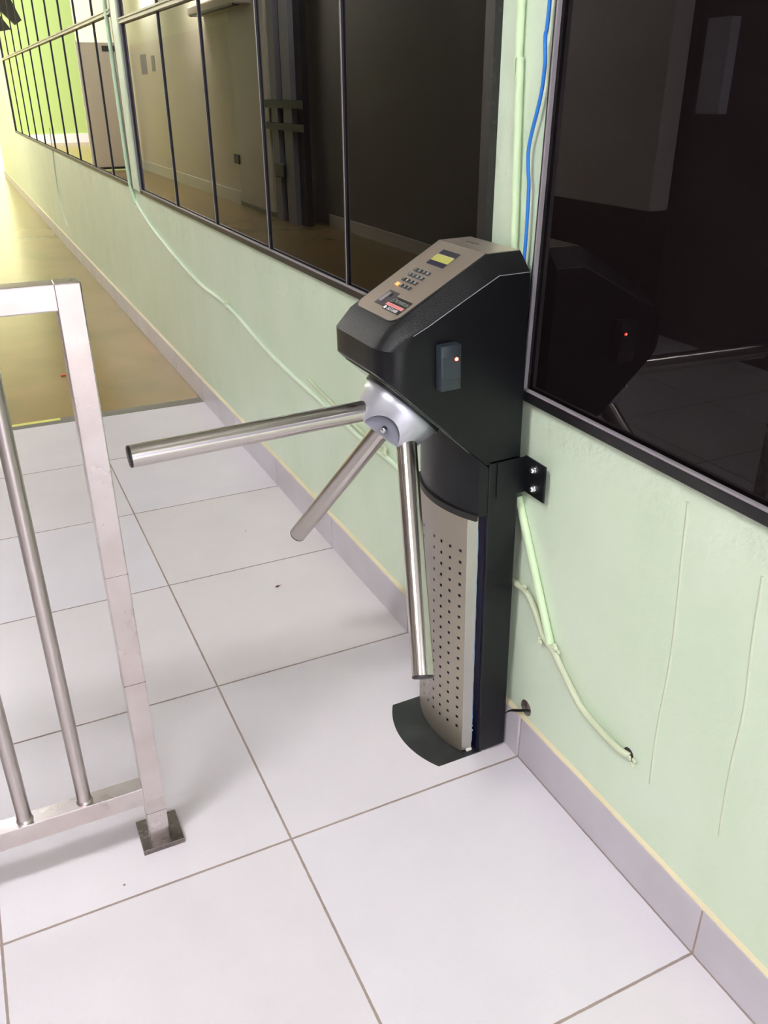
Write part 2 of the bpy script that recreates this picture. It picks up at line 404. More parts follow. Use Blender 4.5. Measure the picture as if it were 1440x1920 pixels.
# windows ---------------------------------------------------------------
def window(name, label, y0, y1, z0, mulls, bars_w, zt=2.5, lean=0.0, transom=None, thick=(), fwid=.030, fbot=.022):
    w = bpy.data.objects.new(name, None); COL.objects.link(w); w['kind'] = 'structure'; w['label'] = label
    glass = M_GLASSN if name == 'window_1' else M_GLASS
    b = bmesh.new()
    fx0, fx1, fw = -0.012, 0.05, fwid
    box(b, fx0 + .006, fx1, y0, y1, z0, z0 + fbot, bev=.002)
    box(b, fx0 + .006, fx1, y0, y1, zt - fw, zt, bev=.002)
    for yy in (y0, y1 - fw):
        vs = box(b, fx0 + .004, fx1, yy, yy + fw, z0 + .002, zt - .002)
        if lean:
            for v in vs: v.co.y += lean * (v.co.z - z0)
    obj('frame', b, M_FRAME, w)
    b = bmesh.new()
    box(b, fx0 + .001, fx0 + .008, y0 + fw, y1 - fw, z0 + fbot - .001, z0 + fbot + .0028)
    vs = box(b, fx0 + .0005, fx0 + .008, y1 - fw - .0005, y1 - fw + .0035, z0 + fbot, zt - fw)
    for v in vs: v.co.y += lean * (v.co.z - z0)
    obj('bead', b, M_BEAD, w)
    ed = [y0 + fw] + list(mulls) + [y1 - fw]
    for i, (a, c) in enumerate(zip(ed, ed[1:])):
        b = bmesh.new(); box(b, 0.002, 0.008, a, c + (abs(lean) * .1 if c == ed[-1] else 0), z0 + .02, zt - fw)
        p = obj('pane', b, glass, w)
    for y in mulls:
        t = bars_w * (2.4 if y in thick else 1)
        b = bmesh.new(); box(b, -0.0035, 0.0095, y - t / 2, y + t / 2, z0 + fbot, zt - fw)
        obj('mullion', b, M_FRAME, w)
        b = bmesh.new(); box(b, -0.0050, -0.0034, y - t / 2 - .001, y - t / 2 + .0022, z0 + fbot, zt - fw)
        obj('edge_strip', b, M_BEAD, w)
    if transom:
        b = bmesh.new(); ta, tb = transom[1:]
        box(b, -0.016, 0.0095, ta, tb, transom[0] - .012, transom[0] - .005)
        box(b, -0.016, 0.0095, ta, tb, transom[0] + .005, transom[0] + .012)
        box(b, -0.010, 0.0095, ta, tb, transom[0] - .005, transom[0] + .005)
        obj('transom', b, M_PALEBAR, w)
    return w
window('window_1', 'near window of dark tinted glass right of the turnstile', N0, N1, ZS_N, [-1.9, -3.4], .022, lean=-0.030, fwid=.012, fbot=.024)
window('window_2', 'middle window of dark tinted glass behind the turnstile', F0, F1, ZS_F, [0.909, 1.542, 2.177, 2.822], .010, transom=(1.645, F0 + .03, F1 - .03))
window('window_3', 'far window of tinted glass at the corridor end', G0, G1, ZS_F + .008,
       [4.455, 5.132, 5.83, 6.57, 7.40, 8.2, 9.0, 9.8, 10.73], .013, transom=(1.70, G0 + .03, G1 - .03), thick=(7.40,))
# projecting pilaster edge between the middle and the far window
bm = bmesh.new(); box(bm, -0.014, XW, 3.645, 3.79, ZS_F + .01, 3.0, bev=.006)
struct('trim_3', bm, M_WALL, 'narrow green pilaster between the far windows')

# opposite side of the corridor (seen mirrored in the panes) ------------
bm = bmesh.new(); box(bm, -2.6, -2.5, 8.66, 18.6, 0, 2.08)
struct('wall_left', bm, M_PALE, 'pale wall across the corridor')
struct('wall_left.001', bx(-2.6, -2.5, 8.66, 18.6, 2.08, 3.0), M_PALE2)
struct('wall_left.002', bx(-2.9, -2.8, 2.7, 8.66, 0, 3.0), M_GREENISH)
struct('baseboard_left', bx(-2.5, -2.485, 10.2, 18.6, 0, .16), M_WHITE)
struct('baseboard_left.001', bx(-2.8, -2.785, 2.7, 7.9, 0, .12), M_PALE)
struct('wall_left.003', bx(-2.9, -2.8, -5.0, 2.7, 0, 3.0), mat('mid_beige_paint', srgb(112, 102, 98), .6))
struct('wall_far', bx(-3.05, -0.95, 27.0, 27.2, 0, 6.0), M_LIME)
struct('wall_far.001', bx(-6.5, -3.05, 27.0, 27.2, 0, 2.5), M_LIME)
struct('baseboard_far', bx(-6.5, -0.95, 26.97, 27.0, 0, .24), M_WHITE)

d1 = bpy.data.objects.new('door_1', None); COL.objects.link(d1); d1['kind'] = 'structure'
obj('leaf', bx(-2.42, -1.6, 16.58, 16.62, 0.02, 2.12, bev=.004), M_DOOR, d1)
obj('name_plate', bx(-2.26, -2.02, 16.565, 16.58, 1.98, 2.07), M_FRAME, d1)
obj('bottom_rail', bx(-2.42, -1.63, 16.57, 16.58, 0.02, .06), M_FRAME, d1)  # dark strip painted in for the shadow at the foot of the leaf
obj('edge_frame', bx(-1.60, -1.575, 16.57, 16.63, 0.0, 2.14), M_WHITE, d1)
d2 = bpy.data.objects.new('door_2', None); COL.objects.link(d2); d2['kind'] = 'structure'
obj('leaf', bx(-2.5, -2.478, 8.85, 10.16, .05, 2.4, bev=.003), M_DOOR, d2)
obj('threshold_gap', bx(-2.5, -2.475, 8.7, 10.18, 0, .05), M_FRAME, d2)  # dark bar standing in for the shaded gap under the leaf
M_GREYP = mat('grey_door_post', srgb(128, 124, 128), .5)
obj('post', bx(-2.52, -2.46, 8.50, 8.70, 0, 2.9), M_GREYP, d2)
obj('post', bx(-2.56, -2.47, 8.08, 8.34, 0, 2.9), M_GREYP, d2)
obj('gap', bx(-2.6, -2.53, 7.9, 8.9, 0, 2.9), M_RIM, d2)
obj('hinge', bx(-2.50, -2.44, 7.66, 8.88, 1.17, 1.25), M_RIM, d2)
obj('hinge', bx(-2.50, -2.44, 7.66, 8.88, .955, 1.025), M_RIM, d2)
obj('handle', bx(-2.50, -2.44, 8.33, 8.66, .46, .62, bev=.02), M_RIM, d2)
obj('lock_plate', bx(-2.478, -2.46, 10.10, 10.30, .50, .61), M_RIM, d2)
tag(obj('wall_notice', bx(-2.499, -2.493, 15.2, 15.66, 1.60, 1.90), M_PAPERG), 'larger grey notice on the pale wall, mirrored in the window', 'notice')
tag(obj('wall_notice', bx(-2.499, -2.493, 14.54, 14.78, 1.63, 1.86), M_PAPERG), 'smaller grey notice on the pale wall, mirrored in the window', 'notice')
struct('wall_left.004', bx(-2.75, -2.62, 2.7, 4.3, 0.72, 3.0), mat('light_pillar_paint', srgb(236, 222, 214), .6))
struct('wall_left.005', bx(-2.75, -2.62, 2.7, 4.3, 0.0, 0.72), M_WOOD)
tag(obj('door_notice', bx(-2.8, -2.74, 2.42, 2.58, 1.22, 1.66), M_PAPERW), 'white paper strip on the dark wall, mirrored in the near window', 'notice')
ac = thing('air_conditioner', 'long beige wall unit high above the white door, mirrored in the window', 'air conditioner', (-2.5, 10.3, 2.2))
obj('body', bx(0, .2, -1.05, 1.05, 0, .11, bev=.02), M_PALE, ac)
obj('air_outlet', bx(.12, .202, -.95, .95, -.01, .012), M_FRAME, ac)
# dark awning slats at the yard
for poly_, lab in (([(-.575, 2.676), (-.50, 2.87), (-.30, 2.87), (-.20, 2.72), (-.384, 2.521), (-.574, 2.322), (-.686, 2.393)], 'upper dark slanted awning slat, top left in the far window'),
                   ([(-.10, 2.75), (-.37, 2.446), (-.497, 2.259), (-.329, 2.233), (-.10, 2.40)], 'lower dark slanted awning slat, top left in the far window')):
    bm = bmesh.new(); prism(bm, poly_, lambda a, b: Vector((a, 15.9, b)), lambda a, b: Vector((a, 16.02, b)))
    tag(obj('awning_slat', bm, M_SLAT), lab, 'awning', 'awning slats')

# ceiling lights --------------------------------------------------------
def tube_light(x, y, z, ln, mt, label, along='X', offs=(-.04, .04)):
    t = thing('ceiling_light', label, 'ceiling light', (x, y, z), (0, 0, 0 if along == 'X' else PI / 2), 'ceiling lights')
    obj('housing', bx(-ln / 2, ln / 2, min(offs) - .05, max(offs) + .05, .03, .10, bev=.006), M_WHITE, t)
    for s in offs:
        b = bmesh.new(); tube(b, [(-ln / 2 + .03, s, .012), (ln / 2 - .03, s, .012)], .018, 12)
        obj('tube', b, mt, t, smooth=40)
    return t
tube_light(-1.95, -0.66, 2.88, 1.2, M_TUBE, 'wide four tube ceiling light above the rail, outside the frame', offs=(-.14, -.045, .045, .14))
tube_light(-4.6, -0.9, 2.88, 1.2, M_PANEL2, 'added twin tube fill light left of the rail, outside the frame')  # unseen lamp, added for more ambient light near the rail
tube_light(-1.5, 4.2, 2.88, 1.2, M_PANEL2, 'added twin tube fill light over the start of the concrete floor, outside the frame', 'Y')  # added to lift the ambient light on floor and wall
tube_light(-1.9, 7.4, 2.88, 1.2, M_PANEL, 'added twin tube fill light midway along the corridor, outside the frame', 'Y')  # unseen fixture put in as corridor fill
tube_light(-2.25, 14.6, 2.88, 1.2, M_PANEL2, 'added twin tube fill light close to the yard, outside the frame', 'Y')  # extra fixture, brightens the pale wall mirrored in the panes
tube_light(-2.25, 11.4, 2.88, 1.2, M_PANEL3, 'added twin tube fill light near the yard, outside the frame', 'Y')  # strong added lamp hugging the left wall to brighten its mirror image
tube_light(-1.6, -3.6, 2.88, 1.2, M_PANEL, 'twin tube ceiling light behind the camera, outside the frame')

# ------------------------------------------------------------------ turnstile
ta = math.radians(-1.05)
TS = thing('turnstile', 'black waist-high tripod turnstile with steel arms and keypad, bolted by the green wall', 'turnstile',
           (-0.006711, 0.046505, 0.0), (0, ta, 0))
WD = 0.236; YM = WD / 2
SL = 0.9615                                     # slope of the underside diagonal
def under_z(x): return .713 + (-.075 - x) * SL
# housing: loft of profiles across the width
RF = 0.045
def profile(y):
    t = min(y, WD - y)
    c = max(0.0, 0.031 * (1 - t / 0.033)); cs = c * .8
    tt = min(t, RF); g = RF - math.sqrt(max(0, RF * RF - (RF - tt) ** 2))
    xf = -.284 + g
    x3 = max(-.252, xf + .012)
    z3 = 1.092 - (-.068 - x3) * .552 - (c if x3 > -.1 else c * .8)
    z4 = min(.957, z3 - .02)
    z4 = .957 - g * .1
    return [(0, .713), (0, 1.092 - c), (-.068 + c * .18, 1.092 - c), (-.122, 1.0622 - c), (-.200, 1.0192 - c * .9), (x3, z3 + .0),
            (xf, z4), (xf, under_z(xf)), (-.18, under_z(-.18)), (-.075, .713)]
ysl = [0, .001, .003, .007, .013, .021, .033, .045, .08, YM, WD - .08, WD - .045, WD - .033, WD - .021, WD - .013, WD - .007, WD - .003, WD - .001, WD]
bm = bmesh.new(); rings = [[bm.verts.new((x, y, z)) for x, z in profile(y)] for y in ysl]
n = len(rings[0])
for a, b in zip(rings, rings[1:]):
    for q in range(n): bm.faces.new((a[q], a[(q + 1) % n], b[(q + 1) % n], b[q]))
bm.faces.new(rings[0][::-1]); bm.faces.new(rings[-1])
bmesh.ops.recalc_face_normals(bm, faces=bm.faces)
head = obj('housing', bm, M_BLACKSIDE, TS, smooth=24)
head.data.materials.append(M_TEXT_BLACK)
for p in head.data.polygons:                     # textured moulded cover: everything but the flat sides, back and underside
    if abs(p.normal.y) < .95 and p.normal.z > -.3 and p.normal.x < .5 and p.center.z > .95: p.material_index = 1
# fine pale seam between cover and side panel
pr = profile(0)
bm = bmesh.new(); tube(bm, [Vector((x, -.0002, z)) for x, z in pr[1:6]], .0007, 6)
obj('cover_seam', bm, M_BEAD, TS)
# underside panel and hub mounting disc
AX = Vector((-.704, -.018, -.71)).normalized()
APEX = Vector((-.188, YM, .819))
nU = Vector((-SL, 0, -1)).normalized()
dU = Vector((-1, 0, SL)).normalized()
bm = bmesh.new()
c0 = Vector((-.075, 0, .713))
P = [c0 + dU * s + Vector((0, y, 0)) + nU * .0008 for s, y in ((.02, .02), (.262, .03), (.262, WD - .03), (.02, WD - .02))]
Q = [p + nU * .0015 for p in P]
va = [bm.verts.new(p) for p in P]; vb = [bm.verts.new(p) for p in Q]
for i in range(4): bm.faces.new((va[i], va[(i + 1) % 4], vb[(i + 1) % 4], vb[i]))
bm.faces.new(va[::-1]); bm.faces.new(vb); bmesh.ops.recalc_face_normals(bm, faces=bm.faces)
obj('underside_panel', bm, M_UNDER, TS)

def lathe(bm, c, ax, prof, seg=48):
    """prof: list of (distance along axis, radius)"""
    a = Vector((0, 1, 0)); u = ax.cross(a).normalized(); w = ax.cross(u); rs = []
    for d, r in prof:
        if r < 1e-6: rs.append([bm.verts.new(c + ax * d)])
        else: rs.append([bm.verts.new(c + ax * d + (u * math.cos(t) + w * math.sin(t)) * r) for t in [2 * PI * k / seg for k in range(seg)]])
    for a_, b_ in zip(rs, rs[1:]):
        if len(a_) == 1 and len(b_) == 1: continue
        for k in range(seg):
            k2 = (k + 1) % seg
            if len(a_) == 1: bm.faces.new((a_[0], b_[k2], b_[k]))
            elif len(b_) == 1: bm.faces.new((a_[k], a_[k2], b_[0]))
            else: bm.faces.new((a_[k], a_[k2], b_[k2], b_[k]))
    bmesh.ops.recalc_face_normals(bm, faces=bm.faces)
bm = bmesh.new(); lathe(bm, APEX, AX, [(-.004, 0), (-.004, .084), (.006, .084), (.006, 0)])
obj('hub_seat', bm, M_RIM, TS, smooth=40)
# arms directions (cone around the hub axis)
ADIR = [Vector((-1, .002, -.011)).normalized(), Vector((-.251, .588, -.769)).normalized(), Vector((-.253, -.628, -.736)).normalized()]
# hub: cone with three arched notches between the arms, cut with booleans
bm = bmesh.new(); lathe(bm, APEX, AX, [(.004, 0), (.004, .0775), (.010, .0795), (.022, .0785), (.066, .064), (.072, .060), (.074, .056), (.074, 0)], 96)
hub = obj('hub', bm, M_HUB, TS, smooth=35)
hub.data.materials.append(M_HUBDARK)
cut = bmesh.new()
radd = []
for k in range(3):
    d = ADIR[k]; r_ = (d - AX * d.dot(AX)).normalized(); radd.append(-r_)
for r_ in radd:
    tdir = AX.cross(r_).normalized()
    cc = APEX + AX * .080
    # radial cylinder with radius .030 starting at radial distance .046
    A_ = [cut.verts.new(cc + r_ * .045 + (AX * math.cos(t) + tdir * math.sin(t)) * .038) for t in [2 * PI * j / 32 for j in range(32)]]
    B_ = [cut.verts.new(cc + r_ * .12 + (AX * math.cos(t) + tdir * math.sin(t)) * .038) for t in [2 * PI * j / 32 for j in range(32)]]
    for j in range(32): cut.faces.new((A_[j], A_[(j + 1) % 32], B_[(j + 1) % 32], B_[j]))
    cut.faces.new(A_[::-1]); cut.faces.new(B_)
bmesh.ops.recalc_face_normals(cut, faces=cut.faces)
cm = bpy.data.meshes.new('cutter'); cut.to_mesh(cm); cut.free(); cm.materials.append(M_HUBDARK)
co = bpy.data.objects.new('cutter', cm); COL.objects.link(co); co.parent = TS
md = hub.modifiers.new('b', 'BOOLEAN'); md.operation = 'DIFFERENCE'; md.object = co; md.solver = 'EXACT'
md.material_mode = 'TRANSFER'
bpy.context.view_layer.update(); dg = bpy.context.evaluated_depsgraph_get()
nm = bpy.data.meshes.new_from_object(hub.evaluated_get(dg)); hub.modifiers.clear(); hub.data = nm; nm.name = 'hub'
for p in nm.polygons: p.use_smooth = True
nm.set_sharp_from_angle(angle=math.radians(30))
bpy.data.objects.remove(co)
for r_ in radd:                                   # pivot pins in the notches
    bm = bmesh.new(); c_ = APEX + AX * .064 + r_ * .043
    tube(bm, [c_, c_ + r_ * .010, c_ + r_ * .018, c_ + r_ * .020], [.0082, .0072, .0044, .0006], 20)
    obj('pivot_pin', bm, M_CHROME, hub, smooth=50)
LARM = .511; RA = .0193
for k, d in enumerate(ADIR):
    bm = bmesh.new(); tube(bm, [(0, 0, .055), (0, 0, LARM - .004)], RA, 48)
    arm = obj('arm', bm, M_ARM, TS, smooth=50)
    arm.location = APEX; arm.rotation_mode = 'QUATERNION'; arm.rotation_quaternion = d.to_track_quat('Z', 'Y')
    bm = bmesh.new()
    tube(bm, [(0, 0, LARM - .0045), (0, 0, LARM - .0008), (0, 0, LARM + .0006)], [RA * .985, RA * .985, RA * .86], 40)
    obj('end_cap', bm, M_ENDCAP, arm, smooth=40)

# control plate: sloping steel sheet continued over the flat top
A0 = Vector((-.068, 0, 1.092)); DV = Vector((-.174, 0, -.096)).normalized(); NV = Vector((DV.z, 0, -DV.x))
if NV.z < 0: NV = -NV
YV = Vector((0, 1, 0))
def PL(s, y, h=0.0): return A0 + DV * s + YV * y + NV * h
poly = [(0, .0345), (0, .2015)]
def arc(cx, cy, r, a0, a1, n=8): return [(cx + r * math.cos(a0 + (a1 - a0) * i / n), cy + r * math.sin(a0 + (a1 - a0) * i / n)) for i in range(n + 1)]
poly += arc(.181, .1805, .0215, PI / 2, 0)
poly += arc(.181, .0605, .0215, 0, -PI / 2)
bm = bmesh.new(); prism(bm, poly, lambda s, y: PL(s, y, .0), lambda s, y: PL(s, y, .0012))
plate = obj('control_plate', bm, M_PLATE, TS)
bm = bmesh.new(); box(bm, -.0685, -.0005, .0345, .2015, 1.0918, 1.0932)
obj('top_plate', bm, M_PLATE, TS)
# thin black rim round the plate
bm = bmesh.new(); lp = [PL(s, y, .0003) for s, y in poly[1:]] + [PL(0, .0345, .0003)]
tube(bm, lp, .0016, 8)
obj('plate_rim', bm, M_RIM, TS)
# faint engraved maker's mark on the top plate (illegible)
bm = bmesh.new()
for i in range(7):
    yy = .118 + i * .0062
    box(bm, -.036 + .001 * math.sin(i * 2.1), -.030 + .001 * math.cos(i * 1.3), yy, yy + .0045, 1.0931, 1.09335)
obj('engraved_mark', bm, mat('engraving', srgb(112, 106, 98), .5, .6), TS)

def plbox(s0, s1, y0, y1, h0, h1, name, m_, parent, bev=.0):
    b = bmesh.new(); vs = box(b, s0, s1, y0, y1, h0, h1, bev=bev)
    for v in b.verts: v.co = PL(v.co.x, v.co.y, v.co.z)
    bmesh.ops.recalc_face_normals(b, faces=b.faces)
    return obj(name, b, m_, parent)
scr = plbox(.019, .0605, .0915, .1525, .0010, .0022, 'display', M_SCREEN, TS)
plbox(.0500, .0606, .0912, .1528, .0021, .0024, 'display_lower_band', M_SCREENB, scr)
plbox(.0330, .0500, .0912, .1525, .0021, .0026, 'lcd', M_LCD, scr)
plbox(.0322, .0335, .0915, .1525, .0024, .0028, 'lcd_line', mat('pinkish_line', srgb(170, 158, 152), .4), scr)
glyph = ['1', '2', '3', 'A', '4', '5', '6', 'B', '7', '8', '9', 'D', 'C', '0', 'E', 'F']
i = 0
for s in (.0825, .097, .1115, .126):
    for y in (.1525, .1375, .1225, .108):
        org = (i == 12)
        key = plbox(s - .0040, s + .0040, y - .0055, y + .0055, .0010, .0042, 'key', M_KEYO if org else M_KEY, TS, bev=.0010)
        if org: key['label'] = 'orange key'
        mw = Matrix(((DV.x * 1, 0, 0, 0),) * 4)
        # text frame: reader stands at the low end, right-hand direction is -Y, up is -DV
        cen = PL(s, y, .0043)
        mt = Matrix(((0, -DV.x, NV.x, cen.x), (-1, 0, 0, cen.y), (0, -DV.z, NV.z, cen.z), (0, 0, 0, 1)))
        if glyph[i]: text_mesh('key_legend', glyph[i], .0072, M_INK, key, mt)
        i += 1
fr = plbox(.143, .181, .1145, .1530, .0008, .0020, 'fingerprint_reader', M_FINGER, TS)
b = bmesh.new()
pts = arc(.153, .1405, .0075, PI, 2 * PI, 10)
pts = [(.149 + .0, .1340), (.149, .1480), (.174, .1480), (.174, .1340)]
box(b, .148, .174, .1345, .1475, .0018, .0050, bev=.0022, seg=3)
for v in b.verts: v.co = PL(v.co.x, v.co.y, v.co.z)
bmesh.ops.recalc_face_normals(b, faces=b.faces)
obj('finger_guide', b, M_FINGER2, fr, smooth=60)
plbox(.149, .158, .1270, .1330, .0019, .0024, 'sensor_window', M_RIM, fr)
st = plbox(.1515, .1850, .0520, .1130, .0014, .0021, 'service_sticker', M_STICK, TS)
st['label'] = 'black sticker with white lettering and a pink stripe'
plbox(.1685, .1752, .0535, .1165, .0020, .0024, 'pink_stripe', M_RED, st)
def pltext(name, body, size, m_, s, y, parent, sxx=1.0):
    cen = PL(s, y, .0024)
    mt = Matrix(((0, -DV.x, NV.x, cen.x), (-1, 0, 0, cen.y), (0, -DV.z, NV.z, cen.z), (0, 0, 0, 1))) @ Matrix.Diagonal((sxx, 1, 1, 1))
    return text_mesh(name, body, size, m_, parent, mt)
pltext('lettering', 'TEC PONTO RH', .0098, M_INKG, .1610, .0770, st, .68)
pltext('phone_number', '3657-8488', .0098, M_INK, .1806, .0800, st, .88)
plbox(.1775, .1838, .1035, .1095, .0021, .0025, 'phone_icon', M_INK, st, bev=.0015)
b = bmesh.new(); tube(b, [PL(.155, .1085, .0026), PL(.155, .1020, .0026), PL(.166, .1060, .0026), PL(.166, .1120, .0026), PL(.155, .1085, .0026)], .0004, 6)
obj('logo_outline', b, M_INKG, st)
pltext('stripe_lettering', 'CONTROLE DE ACESSO', .0044, mat('pale_red_ink', srgb(205, 90, 95), .5), .1719, .0850, st, 1.0)

# card reader on the side
rd = bpy.data.objects.new('card_reader', None); COL.objects.link(rd); rd.parent = TS; rd['label'] = 'slate grey card reader with red light'
obj('reader_body', bx(-.1845, -.1450, -.0200, .0005, .8800, .9600, bev=.0025), M_READER, rd, smooth=40)
obj('reader_face', bx(-.1825, -.1470, -.0215, -.0195, .9010, .9400, bev=.0006), mat('reader_face', srgb(48, 57, 62), .3), rd)
b = bmesh.new(); bmesh.ops.create_uvsphere(b, u_segments=16, v_segments=8, radius=.0030)
for v in b.verts: v.co = Vector((v.co.x * 1.1 - .1560, v.co.y * .6 - .0218, v.co.z + .9355))
obj('status_light', b, M_LED, rd, smooth=60)
b = bmesh.new(); bmesh.ops.create_uvsphere(b, u_segments=12, v_segments=6, radius=.0013)
for v in b.verts: v.co = Vector((v.co.x - .1560, v.co.y * .6 - .0236, v.co.z + .9355))
obj('status_light_core', b, M_LEDW, rd, smooth=60)

# column below the head
b = bmesh.new(); box(b, -.068, 0, 0, WD, 0.004, .72, bev=.003)
obj('column', b, M_BLACK, TS)
RC = .24; CX = -.1245 + RC
def arcx(y, off=0.0): return CX - math.sqrt((RC + off) ** 2 - (y - YM) ** 2)
# collar
ya = [0.0 + WD * i / 28 for i in range(29)]
def collar_bm(z0, ztop, off, xb, flat=.003):
    b = bmesh.new()
    poly = [(xb, ya[0])] + [(arcx(y, off), y) for y in ya] + [(xb, ya[-1])]
    lo = [b.verts.new((x, y, z0)) for x, y in poly]; hi = [b.verts.new((x, y, ztop(x))) for x, y in poly]
    m_ = len(poly)
    for q in range(m_): b.faces.new((lo[q], lo[(q + 1) % m_], hi[(q + 1) % m_], hi[q]))
    b.faces.new(lo[::-1]); b.faces.new(hi); bmesh.ops.recalc_face_normals(b, faces=b.faces)
    return b
obj('collar', collar_bm(.606, lambda x: under_z(x) - .002, -.003, -.069), M_BLACK, TS, smooth=30)
obj('collar_rim', collar_bm(.598, lambda x: .611, .0015, -.090), M_RIM, TS, smooth=30)
# perforated steel cover with folded flanges
b = bmesh.new()
ys0, ys1 = .018, WD - .018
NC = 7; pitch = .0264; hw = .0030; first = .0315
yl = [ys0]
cols = [first + pitch * c for c in range(NC)]
for c in cols: yl += [c - hw, c + hw]
yl += [ys1]
hy = set(range(1, len(yl) - 1, 2))
# refine the solid strips so the curve stays smooth
Y = []; holecol = []
for i_ in range(len(yl) - 1):
    if i_ in hy: Y.append(yl[i_]); holecol.append(True)
    else:
        for q in range(3): Y.append(yl[i_] + (yl[i_ + 1] - yl[i_]) * q / 3); holecol.append(False)
Y.append(yl[-1])
rows = [.073 + pitch * r for r in range(18)]
Zs = [.006]; holerow = []
hz = .0032
for r in rows:
    holerow += [False, True]; Zs += [r - hz, r + hz]
holerow.append(False); Zs.append(.600)
G = [[b.verts.new((arcx(y), y, z)) for y in Y] for z in Zs]
for r in range(len(Zs) - 1):
    for c in range(len(Y) - 1):
        if holerow[r] and holecol[c]: continue
        b.faces.new((G[r][c], G[r][c + 1], G[r + 1][c + 1], G[r + 1][c]))
bmesh.ops.solidify(b, geom=list(b.faces), thickness=.0014)
bmesh.ops.recalc_face_normals(b, faces=b.faces)
cover = obj('perforated_cover', b, M_COVER, TS, smooth=20)
b = bmesh.new()
xn = arcx(ys0)
for yy, sg in ((ys0, -1), (ys1, 1)):
    prism(b, [(xn, yy), (xn + .0015, yy - sg * .0008), (xn + .0225, yy + sg * .003), (xn + .0225, yy + sg * .0045), (xn, yy + sg * .0012)],
          lambda x, y: Vector((x, y, .010)), lambda x, y: Vector((x, y, .600)))
obj('cover_flange', b, M_COVEREDGE, cover)
b = bmesh.new()
pts = [(xn + .0232, ys0 - .0045, .03 + .02 * i) for i in range(28)]
pts = [(x + .0006 * math.sin(i * 2.3), y + .0004 * math.sin(i), z) for i, (x, y, z) in enumerate(pts)]
tube(b, pts, .0007, 6)
for p_ in ((.10, .0022), (.062, .003), (.075, .0026)): bmesh.ops.create_icosphere(b, subdivisions=1, radius=p_[1], matrix=Matrix.Translation((xn + .0235, ys0 - .004, p_[0])))
obj('protective_film_edge', b, M_FILM, cover)
# lit navy channel between cover and column
b = bmesh.new(); box(b, -.0700, -.0680, .006, WD - .006, .004, .606)
obj('channel_liner', b, M_NAVY, TS)
ls = obj('led_strip', bx(-.0745, -.0695, .174, .190, .03, .59), M_NAVY, TS)
b = bmesh.new()
for q in range(40):
    z = .05 + q * .0132
    box(b, -.0760, -.0744, .1790, .1860, z, z + .005)
obj('blue_diodes', b, M_BLED, ls)
# base plate
b = bmesh.new()
RB = .215; cbx = -.203 + RB
pb = [(cbx - math.sqrt(RB * RB - (y - YM) ** 2), y) for y in [.002 + (WD - .004) * q / 28 for q in range(29)]]
pb = [(-.060, .002)] + pb + [(-.060, WD - .002)]
prism(b, pb, lambda x, y: Vector((x, y, .0002)), lambda x, y: Vector((x, y, .0042)))
obj('base_plate', b, M_BLACKPLATE, TS)
b = bmesh.new(); tube(b, [Vector((x - .0006, y, .0010)) for x, y in pb[1:-1] if y < .15], .0011, 6)
obj('rusty_rim', b, M_RUST, TS)
obj('white_block', bx(-.092, -.078, .012, .028, .0042, .012, bev=.002), M_WHITE, TS)  # white block in place of the pale floor showing at the plate cutout
# wall bracket with two bolts (bolted to the turnstile's column and to the wall)
b = bmesh.new()
box(b, -.051, .0150, -.0035, .0005, .640, .714, bev=.0006)
box(b, .0110, .0148, -.067, -.0005, .642, .716, bev=.0006)
br = obj('wall_bracket', b, M_BLACK, TS)
for (yy, zz) in ((-.0330, .698), (-.0350, .6600)):
    b = bmesh.new(); lathe(b, Vector((.0110, yy, zz)), Vector((-1, 0, 0)), [(0, 0), (0, .0092), (.0015, .0092), (.0016, .0062), (.006, .0060), (.0085, .0040), (.009, 0)], 6 * 4)
    obj('bolt', b, M_CHROME, br, smooth=40)

# ------------------------------------------------------------------ steel handrail
RX0, RX1 = -.7950, -.7570; RY0, RY1 = .106, .144
HR = thing('handrail', 'stainless steel barrier rail with vertical bars standing on the tiles, left', 'handrail', (-.776, .125, 0))
def rl(b):
    for v in b.verts: v.co -= Vector((-.776, .125, 0))
    return b
LX = -2.35
b = bmesh.new(); box(b, RX0, RX1, RY0, RY1, .010, 1.1000, bev=.0022); post = obj('post', rl(b), M_RAIL, HR)
M_WELD = mat('weld_line', srgb(120, 112, 108), .5, .6)
for zz, zh in ((.0815, .0008), (.3910, .0012), (.6160, .0007)):
    b = bmesh.new(); box(b, RX0 - .0002, RX1 + .0002, RY0 - .0003, RY1 + .0003, zz, zz + zh)
    obj('weld_line', rl(b), M_WELD, post)
b = bmesh.new(); box(b, LX, LX + .038, RY0, RY1, .010, 1.0610, bev=.0022); obj('post', rl(b), M_RAIL, HR)
b = bmesh.new(); box(b, LX, RX0 + .003, RY0 + .0001, RY1 - .0001, 1.0612, 1.0999, bev=.0022); obj('top_rail', rl(b), M_RAIL, HR)
b = bmesh.new(); box(b, LX + .038, RX0 + .0005, RY0 + .0005, RY1 - .0025, .1080, .1490, bev=.0012); obj('bottom_rail', rl(b), M_RAIL, HR)
x = -.8985
while x > LX + .08:
    b = bmesh.new(); tube(b, [(x, RY0 + .0185, .149), (x, RY0 + .0185, 1.0610)], .0127, 28)
    bar = obj('bar', rl(b), M_RAILBAR, HR, smooth=50)
    b = bmesh.new(); tube(b, [(x, RY0 + .0185, .1488), (x, RY0 + .0185, .1515), (x, RY0 + .0185, .1545)], [.0150, .0143, .0127], 28)
    obj('weld_ring', rl(b), M_RAIL, bar, smooth=50)
    x -= .1055
for fx in (0, LX - RX0):
    b = bmesh.new(); box(b, -.8140 + fx, -.7335 + fx, .0850, .1690, .0, .0125, bev=.0014)
    obj('foot_plate', rl(b), steel_mat('foot_steel', srgb(150, 142, 138), .25, (80, 80, 80), .06, blot=srgb(120, 112, 108)), HR)

